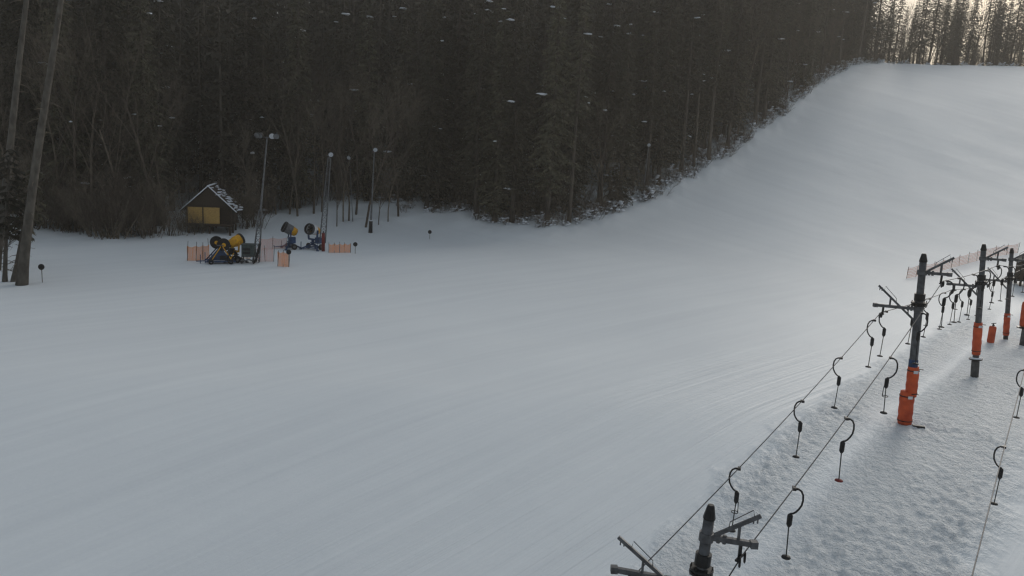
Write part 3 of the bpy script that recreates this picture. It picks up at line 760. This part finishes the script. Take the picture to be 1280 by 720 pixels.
g = G(320, 328); floodlight(g, at(334, 171, g.y), 'tallest floodlight mast with two lamp heads beside the front snow cannons', .42, heads=((-.75, 0), (-.5, 0), (.45, 1), (.8, 0)), arm=.85)
g = G(403, 304); floodlight(g, at(412, 194, g.y), 'lattice floodlight mast rising behind the two rear snow cannons', .97, r0=.09, heads=((.15, 1),), arm=.25, wide=.3)
g = G(441, 277); floodlight(g, at(437, 198, g.y), 'slim lamp post with one white lamp among the bare trees', 0, r0=.05, heads=((.0, 1),), arm=.15)
g = G(463, 291); fm = floodlight(g, at(468, 188, g.y), 'plain round floodlight pole with a dark thick foot', 0, r0=.11, heads=((.12, 1),), arm=.25)
m = MB(); m.tube([g-V((0, 0, .1)), g+V((.03, 0, 1.35))], [.24, .2], 10); sl_ = m.build('protective_sleeve', 'black', fm); sl_['label'] = 'thick dark sleeve round the foot of the pole'; m = MB(); m.tube([g+V((.03, 0, 1.35)), g+V((.03, 0, 1.42))], [.2, .12], 10); m.build('snow_cap', 'snowclump', sl_)
g = G(803, 247); floodlight(g, at(811, 182, g.y), 'thin pole with a small lamp at the lower piste edge', 0, r0=.1, heads=((.0, 1),), arm=.15)
g = G(907, 172); floodlight(g, at(912, 112, g.y), 'thin bare pole halfway up the piste edge', 0, r0=.1, heads=(), arm=.12)
g = G(404, 314)
rt = thing('padded_post', 'dark red padded post right of the rear snow cannons', 'post', g); m = MB(); m.tube([g, g+V((0, 0, 1.75))], [.17, .15], 12); m.build('pad', 'red', rt, True); m = MB(); m.tube([g+V((0, 0, 1.7)), g+V((0, 0, 1.95))], .05, 8); m.build('post', 'darkmetal', rt)

# ------------------------------------------------------------------ snow cannons
def cannon(loc, yaw, label, barrel='yellow', base='gunblue', pitch=20, sc=1., front='black', rear='yellow', strut='gunblue', wheels=True, fy=0):
    """local: barrel points to -y (towards the camera) before yaw"""
    root = thing('snow_cannon', label, 'snow cannon', loc, 'fan snow cannons', rz=yaw)
    B = lambda mb, n, mt, sm=False, par=None: mb.build(n, mt, par or root, sm, world=False)
    cz = 1.62*sc; pv = V((0, 0, cz)); d = V((0, -math.cos(R(pitch)), math.sin(R(pitch)))); S = lambda t: pv + d*(t*sc)
    r_ = .44*sc
    m = MB(); n = 22
    m.tube([S(-.18), S(-.1), S(.42)], [r_*.9, r_*.95, r_*.97], n, False); m.tube([S(.42), S(-.1), S(-.18)], [r_*.9, r_*.9, r_*.85], n, False)
    B(m, 'drum', barrel, True)
    m = MB(); m.ring(S(.47), d, r_*1.06, r_*.84, .16*sc, 26); B(m, 'nozzle_ring', front)
    m = MB(); m.ring(S(.555), d, r_*1.04, r_*1.0, .02*sc, 26)
    for k in range(18):
        a = k*6.283/18; x = d.orthogonal().normalized(); y = d.cross(x); c = S(.56)+(x*math.cos(a)+y*math.sin(a))*r_*.93; m.tube([c, c+d*.03], .018*sc, 5)
    B(m, 'nozzles', 'steel_lt')
    m = MB(); m.tube([S(.15), S(.3), S(.38)], [r_*.25, r_*.22, r_*.05], 12)
    x = d.orthogonal().normalized(); y = d.cross(x)
    for k in range(8):
        a = k*6.283/8; u = x*math.cos(a)+y*math.sin(a); w = x*-math.sin(a)+y*math.cos(a)
        m.add([S(.2)+u*r_*.2, S(.2)+u*r_*.86, S(.28)+u*r_*.86+w*.12*sc, S(.28)+u*r_*.2+w*.08*sc], [(0, 1, 2, 3)])
    B(m, 'fan', 'black')
    m = MB(); m.tube([S(-.62), S(-.56), S(-.2), S(-.16)], [r_*.55, r_*.75, r_*.86, r_*.88], n); B(m, 'motor_cover', rear, True)
    m = MB(); m.ring(S(-.63), d, r_*.5, r_*.12, .04, 16); m.tube([S(-.68), S(-.6)], r_*.16, 10); B(m, 'intake_grille', 'black')
    # yoke, column, frame
    m = MB()
    for sx_ in (-1, 1): m.bar(V((sx_*r_*1.1, 0, cz)), V((sx_*r_*.9, 0, .85*sc)), .08*sc, .14*sc)
    m.bar(V((-r_*.95, 0, .85*sc)), V((r_*.95, 0, .85*sc)), .12*sc, .12*sc); B(m, 'yoke', strut)
    m = MB(); m.tube([V((0, 0, .35*sc)), V((0, 0, .9*sc))], .12*sc, 12); m.tube([V((0, 0, .55*sc)), V((0, 0, .62*sc))], .22*sc, 12); B(m, 'column', base)
    m = MB()
    for a in (90, 210, 330):
        e = V((math.cos(R(a))*.95, math.sin(R(a))*.95, .06))*sc; e.z = .06; m.bar(V((0, 0, .5*sc)), e, .09*sc, .12*sc)
        m.tube([e-V((0, 0, .06)), e+V((0, 0, .02))], .13*sc, 10); m.tube([e, e+V((0, 0, .55*sc))], .03, 6)
    for a, b in ((90, 210), (210, 330), (330, 90)):
        pa = V((math.cos(R(a))*.7, math.sin(R(a))*.7, .2))*sc; pb = V((math.cos(R(b))*.7, math.sin(R(b))*.7, .2))*sc; m.bar(pa, pb, .07*sc)
    B(m, 'support_frame', base)
    m = MB(); m.box(V((.42*sc, .15*sc, .78*sc)), (.34*sc, .45*sc, .5*sc)); m.box(V((.42*sc, -.085*sc, .82*sc)), (.26*sc, .02, .34*sc)); B(m, 'control_box', base)
    if wheels:
        for sx_ in (-1, 1):
            m = MB(); m.ring(V((sx_*.62*sc, .25*sc, .24*sc)), (1, 0, 0), .24*sc, .12*sc, .14*sc, 18); w = B(m, 'wheel', 'black')
            m = MB(); m.ring(V((sx_*.62*sc, .25*sc, .24*sc)), (1, 0, 0), .125*sc, .03*sc, .09*sc, 12); B(m, 'rim', 'steel_lt', par=w)
    m = MB(); m.tube([V((0, -.6*sc, .25*sc)), V((0, -1.25*sc, .18*sc)), V((0, -1.3*sc, .3*sc))], .035, 6); B(m, 'tow_bar', strut)
    return root
cannon(G(362, 311), R(-62), 'rear snow cannon with orange-yellow body tilted up to the left', sc=1.16, pitch=28, barrel='steel_lt')
cannon(G(391, 312), R(-22), 'rear snow cannon showing its dark fan mouth next to the red padded post', sc=1.18, pitch=14, barrel='white')
def reel():
    g = G(276, 329)
    rt = thing('hose_reel', 'blue-framed machine with two round black drums and yellow struts among the orange nets', 'machine', g, rz=R(24))
    B = lambda m, n, mt, par=None, sm=False: m.build(n, mt, par or rt, sm, world=False)
    m = MB()
    for x in (-1.05, 1.05):
        m.bar((x, -.5, .22), (x, .6, .22), .1, .12)
    for y in (-.5, .6): m.bar((-1.25, y, .22), (1.15, y, .22), .1, .12)
    for y in (-.5, .6):
        m.bar((-1.1, y, .25), (-.15, y, 1.35), .09); m.bar((.95, y, .25), (.15, y, 1.35), .09); m.bar((-.75, y, .62), (.62, y, .62), .07)
    m.bar((-1.25, 0, .22), (-1.95, 0, .2), .08); m.bar((-1.25, -.35, .1), (-1.25, -.35, 1.0), .06); m.bar((-1.6, 0, .0), (-1.6, 0, .75), .06)
    B(m, 'frame', 'gunblue')
    m = MB(); m.add([(-.95, -.44, .3), (.8, -.44, .3), (.15, -.44, 1.15), (-.2, -.44, 1.15), (-.95, .3, .3), (.8, .3, .3), (.15, .3, 1.15), (-.2, .3, 1.15)], [(0, 1, 2, 3), (7, 6, 5, 4), (0, 4, 5, 1), (1, 5, 6, 2), (2, 6, 7, 3), (3, 7, 4, 0)]); B(m, 'tank', 'gunblue')
    m = MB(); m.bar((-.75, -.57, .35), (-.02, -.62, 1.5), .07); m.bar((.95, -.57, .15), (.12, -.62, 1.5), .07); m.bar((.55, -.6, .1), (1.0, -.6, .95), .06); B(m, 'strut', 'yellow')
    for k, (x, y, z) in enumerate([(-.3, .25, 1.72), (.22, -.45, 1.62)]):
        m = MB(); m.ring((x, y, z), (0, 1, 0), .52, .12, .07, 26); m.ring((x, y+.28, z), (0, 1, 0), .52, .12, .06, 26); m.ring((x, y+.14, z), (0, 1, 0), .40, .1, .24, 26)
        for q in range(6):
            a_ = q*1.047+.3; m.bar((x+.14*math.cos(a_), y-.045, z+.14*math.sin(a_)), (x+.5*math.cos(a_), y-.045, z+.5*math.sin(a_)), .03)
        dr = B(m, 'drum', 'black')
        m = MB(); m.tube([(x, y-.16, z), (x, y-.1, z), (x, y+.3, z)], [.1, .17, .13], 14); B(m, 'hub', 'yellow', dr)
    m = MB(); m.bar((-.35, -.63, 1.6), (.2, -.66, 1.62), .07); B(m, 'crank', 'steel_lt')
    m = MB(); m.box((.15, -.2, .55), (.5, .9, .3)); m.tube([(.45, -.55, .3), (.6, -.6, .7), (.5, -.5, 1.1)], .06, 7); B(m, 'motor', 'black')
    for x in (-.8, .75):
        m = MB(); m.ring((x, -.62, .22), (0, 1, 0), .22, .1, .14, 18); B(m, 'wheel', 'black')
reel()
cannon(G(295, 327), R(140), 'front yellow snow cannon turned away beside the blue one', sc=1.08, pitch=22, barrel='yellow', rear='yellow', base='black', strut='yellow')
# grey-green pump sledge
g = G(311, 329)
rt = thing('pump_sledge', 'grey-green machine sledge with a slanting dark frame right of the yellow cannon', 'machine', g, rz=R(8))
def LB(m, n, mt, par=None, sm=False): return m.build(n, mt, par or rt, sm, world=False)
m = MB(); m.box((0, 0, 1.15), (1.05, .8, .95)); m.box((0, -.03, 1.64), (1.12, .9, .05)); b_ = LB(m, 'housing', 'greygreen')
for z in (.95, 1.25): m = MB(); m.box((-.1, -.41, z), (.6, .02, .2)); [m.bar((-.38, -.43, z-.08+.05*i), (.18, -.43, z-.08+.05*i), .012) for i in range(4)]; LB(m, 'vent', 'darkmetal', b_)
m = MB()
for sx_ in (-.5, .5):
    m.bar((sx_, -.6, .1), (sx_, .7, .1), .08, .1); m.bar((sx_, -.6, .1), (sx_, -.85, .3), .08, .1)
    for y in (-.35, .35): m.bar((sx_, y, .1), (sx_, y, .7), .07)
for y in (-.35, .35): m.bar((-.5, y, .62), (.5, y, .62), .07)
LB(m, 'runner_frame', 'darkmetal')
m = MB(); m.bar((.55, -.45, .1), (.95, -.45, 1.75), .09); m.bar((.55, .3, .1), (.95, .3, 1.75), .09); m.bar((.95, -.45, 1.75), (.95, .3, 1.75), .07); m.bar((.75, -.45, .95), (.75, .3, .95), .06); m.bar((.5, -.45, 1.6), (.95, -.45, 1.72), .05); LB(m, 'slanting_frame', 'black')
m = MB(); m.tube([(-.5, -.5, .35), (-.2, -.55, .3), (.1, -.5, .4), (.4, -.55, .32)], .07, 8); LB(m, 'hose', 'steel_lt', None, True)

# ------------------------------------------------------------------ hut on stilts
def hut():
    g = G(266, 289); print('hut', g)
    rt = thing('wooden_hut', 'small yellow-boarded hut on stilts under a dark gable roof with patchy snow', 'hut', g, rz=R(10))
    B = lambda m, n, mt, par=None, sm=False: m.build(n, mt, par or rt, sm, world=False)
    w, d, z0, z1, za = 4.4, 3.8, .8, 2.75, 4.8      # width, depth, floor, eaves, apex
    m = MB()
    for x in (-w/2+.15, 0, w/2-.15):
        for y in (-d/2+.15, 0, d/2-.15): m.box((x, y, z0/2-.2), (.18, .18, z0+.4))
    for y in (-d/2+.15, d/2-.15): m.bar((-w/2-.1, y, z0+.02), (w/2+.1, y, z0+.02), .16, .2)
    B(m, 'stilts', 'wood_d')
    m = MB(); m.box((0, 0, z0+.16), (w+.3, d+.3, .12)); B(m, 'floor', 'wood_d')
    # front wall with boards and an opening, side walls
    wy = w*.74; m = MB(); m.box((-w/2+wy/2, -d/2, (z0+.22+z1)/2), (wy, .08, z1-z0-.22)); n = 9
    for i in range(n): m.box((-w/2+(i+.5)*wy/n, -d/2-.052, (z0+.22+z1)/2), (wy/n-.03, .02, z1-z0-.26))
    fw = B(m, 'front_wall', 'wood_y')
    m = MB(); m.box((w/2-(w-wy)/2, -d/2+.5, (z0+.22+z1)/2), (w-wy, .08, z1-z0-.22)); m.bar((w/2-.06, -d/2, z0+.2), (w/2-.06, -d/2, z1), .12); m.bar((-w/2+wy, -d/2-.01, z0+1.0), (w/2, -d/2-.01, z0+1.0), .07); B(m, 'porch', 'wood_d')
    m = MB(); m.box((-w/2+wy*.5, -d/2-.075, (z0+.22+z1)/2), (.12, .03, z1-z0-.22)); m.box((-w/2+.08, -d/2-.075, (z0+.22+z1)/2), (.12, .03, z1-z0-.22)); B(m, 'batten', 'wood_d', fw)
    m = MB(); m.add([(-w/2, -d/2, z1), (w/2, -d/2, z1), (0, -d/2, za-.1), (-w/2, -d/2+.06, z1), (w/2, -d/2+.06, z1), (0, -d/2+.06, za-.1)], [(0, 1, 2), (5, 4, 3), (0, 3, 4, 1), (1, 4, 5, 2), (2, 5, 3, 0)]); m.box((0, -d/2-.01, z1+.02), (w+.1, .12, .12)); B(m, 'gable', 'wood_d')
    m = MB(); m.box((w/2, 0, (z0+.22+z1)/2), (.08, d-.1, z1-z0-.22)); m.box((-w/2, 0, (z0+.22+z1)/2), (.08, d-.1, z1-z0-.22)); m.box((0, d/2, (z0+.22+z1)/2), (w, .08, z1-z0-.22)); B(m, 'side_wall', 'wood_d')
    ov = .6; sl = (za-z1)/(w/2); ze = z1-sl*ov; m = MB()
    for sg in (-1, 1):
        xe = sg*(w/2+ov); vs = []
        for y in (-d/2-.25, d/2+.4):
            for t in (0, .09): vs += [(0, y, za+t), (xe, y, ze+t)]
        m.add(vs, [(0, 1, 3, 2), (4, 6, 7, 5), (0, 4, 5, 1), (2, 3, 7, 6), (0, 2, 6, 4), (1, 5, 7, 3)])
    rf = B(m, 'roof', 'wood_d')
    m = MB(); r_ = random.Random(3)
    for i in range(46):
        t = r_.uniform(.05, .98); y = r_.uniform(-d/2-.1, d/2+.3); x = t*(w/2+ov); blob(m, (x, y, za+.10-sl*x), r_.uniform(.12, .34), (1, 1.2, .22), i, 8, 4, .4)
    for sg in (-1, 1):
        xe = sg*(w/2+ov); m.bar((0, -d/2-.25, za+.13), (xe, -d/2-.25, ze+.13), .16, .09)
    m.bar((0, -d/2-.25, za+.14), (0, d/2+.4, za+.14), .2, .1)
    B(m, 'roof_snow', 'snowclump', rf, True)
hut()
# dark lift hut at right edge
g = at(1289, 345, 85.); g = on(g.x, g.y)
rt = thing('lift_hut', 'dark small hut with a pitched roof cut by the right edge', 'hut', g, rz=R(-20))
m = MB(); m.box((0, 0, 1.6), (2.6, 2.4, 2.0)); LB(m, 'wall', 'wood_d')
m = MB()
for x in (-1.1, 1.1):
    for y in (-1, 1): m.box((x, y, .2), (.2, .2, 1.0))
LB(m, 'stilts', 'wood_d')
m = MB(); m.box((0, 0, .62), (3.0, 2.8, .12)); LB(m, 'floor', 'darkmetal')
m = MB()
for sg in (-1, 1):
    vs = []
    for y in (-1.5, 1.5):
        for t in (0, .1): vs += [(0, y, 3.6+t), (sg*1.65, y, 2.45+t)]
    m.add(vs, [(0, 1, 3, 2), (4, 6, 7, 5), (0, 4, 5, 1), (2, 3, 7, 6), (0, 2, 6, 4), (1, 5, 7, 3)])
LB(m, 'roof', 'darkmetal')
m = MB(); m.add([(-1.3, -1.2, 2.6), (1.3, -1.2, 2.6), (0, -1.2, 3.55), (-1.3, -1.12, 2.6), (1.3, -1.12, 2.6), (0, -1.12, 3.55)], [(0, 1, 2), (5, 4, 3), (0, 3, 4, 1), (1, 4, 5, 2), (2, 5, 3, 0)]); LB(m, 'gable', 'wood_d')

for pr in [p for q in (P_dense, P_open, P_sky) for p, _ in q] + P_bare + P_bush + P_sb:
    if pr.name not in USED:
        for ch in list(pr.children): bpy.data.objects.remove(ch)
        bpy.data.objects.remove(pr)
HR.parent = None; bpy.data.objects.remove(HR)
# ------------------------------------------------------------------ light
SUN_EL, SUN_AZ = R(22), R(36)        # azimuth clockwise from +Y
w = bpy.data.worlds.new('World'); scene.world = w; w.use_nodes = True; N = w.node_tree.nodes; L = w.node_tree.links
sky = N.new('ShaderNodeTexSky'); sky.sky_type = 'NISHITA'; sky.sun_disc = False; sky.sun_elevation = SUN_EL; sky.sun_rotation = SUN_AZ
sky.altitude = 500; sky.air_density = 1.0; sky.dust_density = 5.; sky.ozone_density = 1.
cn = N.new('ShaderNodeTexNoise'); cn.inputs['Scale'].default_value = 2.2; cn.inputs['Detail'].default_value = 6
tcw = N.new('ShaderNodeTexCoord'); mpw = N.new('ShaderNodeMapping'); mpw.inputs['Scale'].default_value = (1, 1, 2.5); L.new(tcw.outputs['Generated'], mpw.inputs[0]); L.new(mpw.outputs[0], cn.inputs['Vector'])
cr0 = N.new('ShaderNodeValToRGB'); cr0.color_ramp.elements[0].position = .3; cr0.color_ramp.elements[1].position = .7
cr0.color_ramp.elements[0].color = (3.9, 4.52, 5.1, 1); cr0.color_ramp.elements[1].color = (5.1, 5.65, 6.1, 1)
L.new(cn.outputs[0], cr0.inputs[0])
mxw = N.new('ShaderNodeMix'); mxw.data_type = 'RGBA'; mxw.inputs[0].default_value = .62; L.new(sky.outputs[0], mxw.inputs[6]); L.new(cr0.outputs[0], mxw.inputs[7])
L.new(mxw.outputs[2], N['Background'].inputs[0]); N['Background'].inputs[1].default_value = .083
hz = MB(); hz.box((0, 0, 55), (1960, 1960, 190)); hzo = hz.build('haze', 'snow'); hm = bpy.data.materials.new('thin_haze'); hm.use_nodes = True; hn = hm.node_tree.nodes; hn.remove(hn['Principled BSDF'])
pv_ = hn.new('ShaderNodeVolumePrincipled'); pv_.inputs['Color'].default_value = (.94, .88, .78, 1); pv_.inputs['Density'].default_value = .00072; pv_.inputs['Anisotropy'].default_value = .3
hm.node_tree.links.new(pv_.outputs[0], hn['Material Output'].inputs['Volume']); hzo.data.materials[0] = hm; tag(hzo, kind='stuff', label='thin cold haze hanging in the valley air', cat='haze')
sd = bpy.data.lights.new('sun', 'SUN'); sd.energy = 1.3; sd.angle = R(22); sd.color = (1, .96, .90)
so = bpy.data.objects.new('sun', sd); col.objects.link(so)
dirv = V((math.sin(SUN_AZ)*math.cos(SUN_EL), math.cos(SUN_AZ)*math.cos(SUN_EL), math.sin(SUN_EL)))
so.rotation_euler = dirv.to_track_quat('Z', 'Y').to_euler(); so.location = (0, 0, 60)

cam = bpy.data.cameras.new('camera'); co = bpy.data.objects.new('camera', cam); col.objects.link(co)
cam.sensor_width = 36; cam.lens = F_PX/1280*36; cam.clip_end = 3000; cam.clip_start = .1
co.matrix_world = Matrix((( CR.x, CU.x, -CF.x, CAM.x), (CR.y, CU.y, -CF.y, CAM.y), (CR.z, CU.z, -CF.z, CAM.z), (0, 0, 0, 1)))
scene.camera = co
vs_ = scene.view_settings; vs_.view_transform = 'Standard'; vs_.look = 'None'; vs_.gamma = 1; vs_.exposure = .17
scene.render.resolution_x = 1024; scene.render.resolution_y = 576
scene.cycles.filter_width = 1.35
cy = scene.cycles; cy.max_bounces = 5; cy.diffuse_bounces = 2; cy.glossy_bounces = 2; cy.transmission_bounces = 2; cy.volume_bounces = 0; cy.transparent_max_bounces = 8
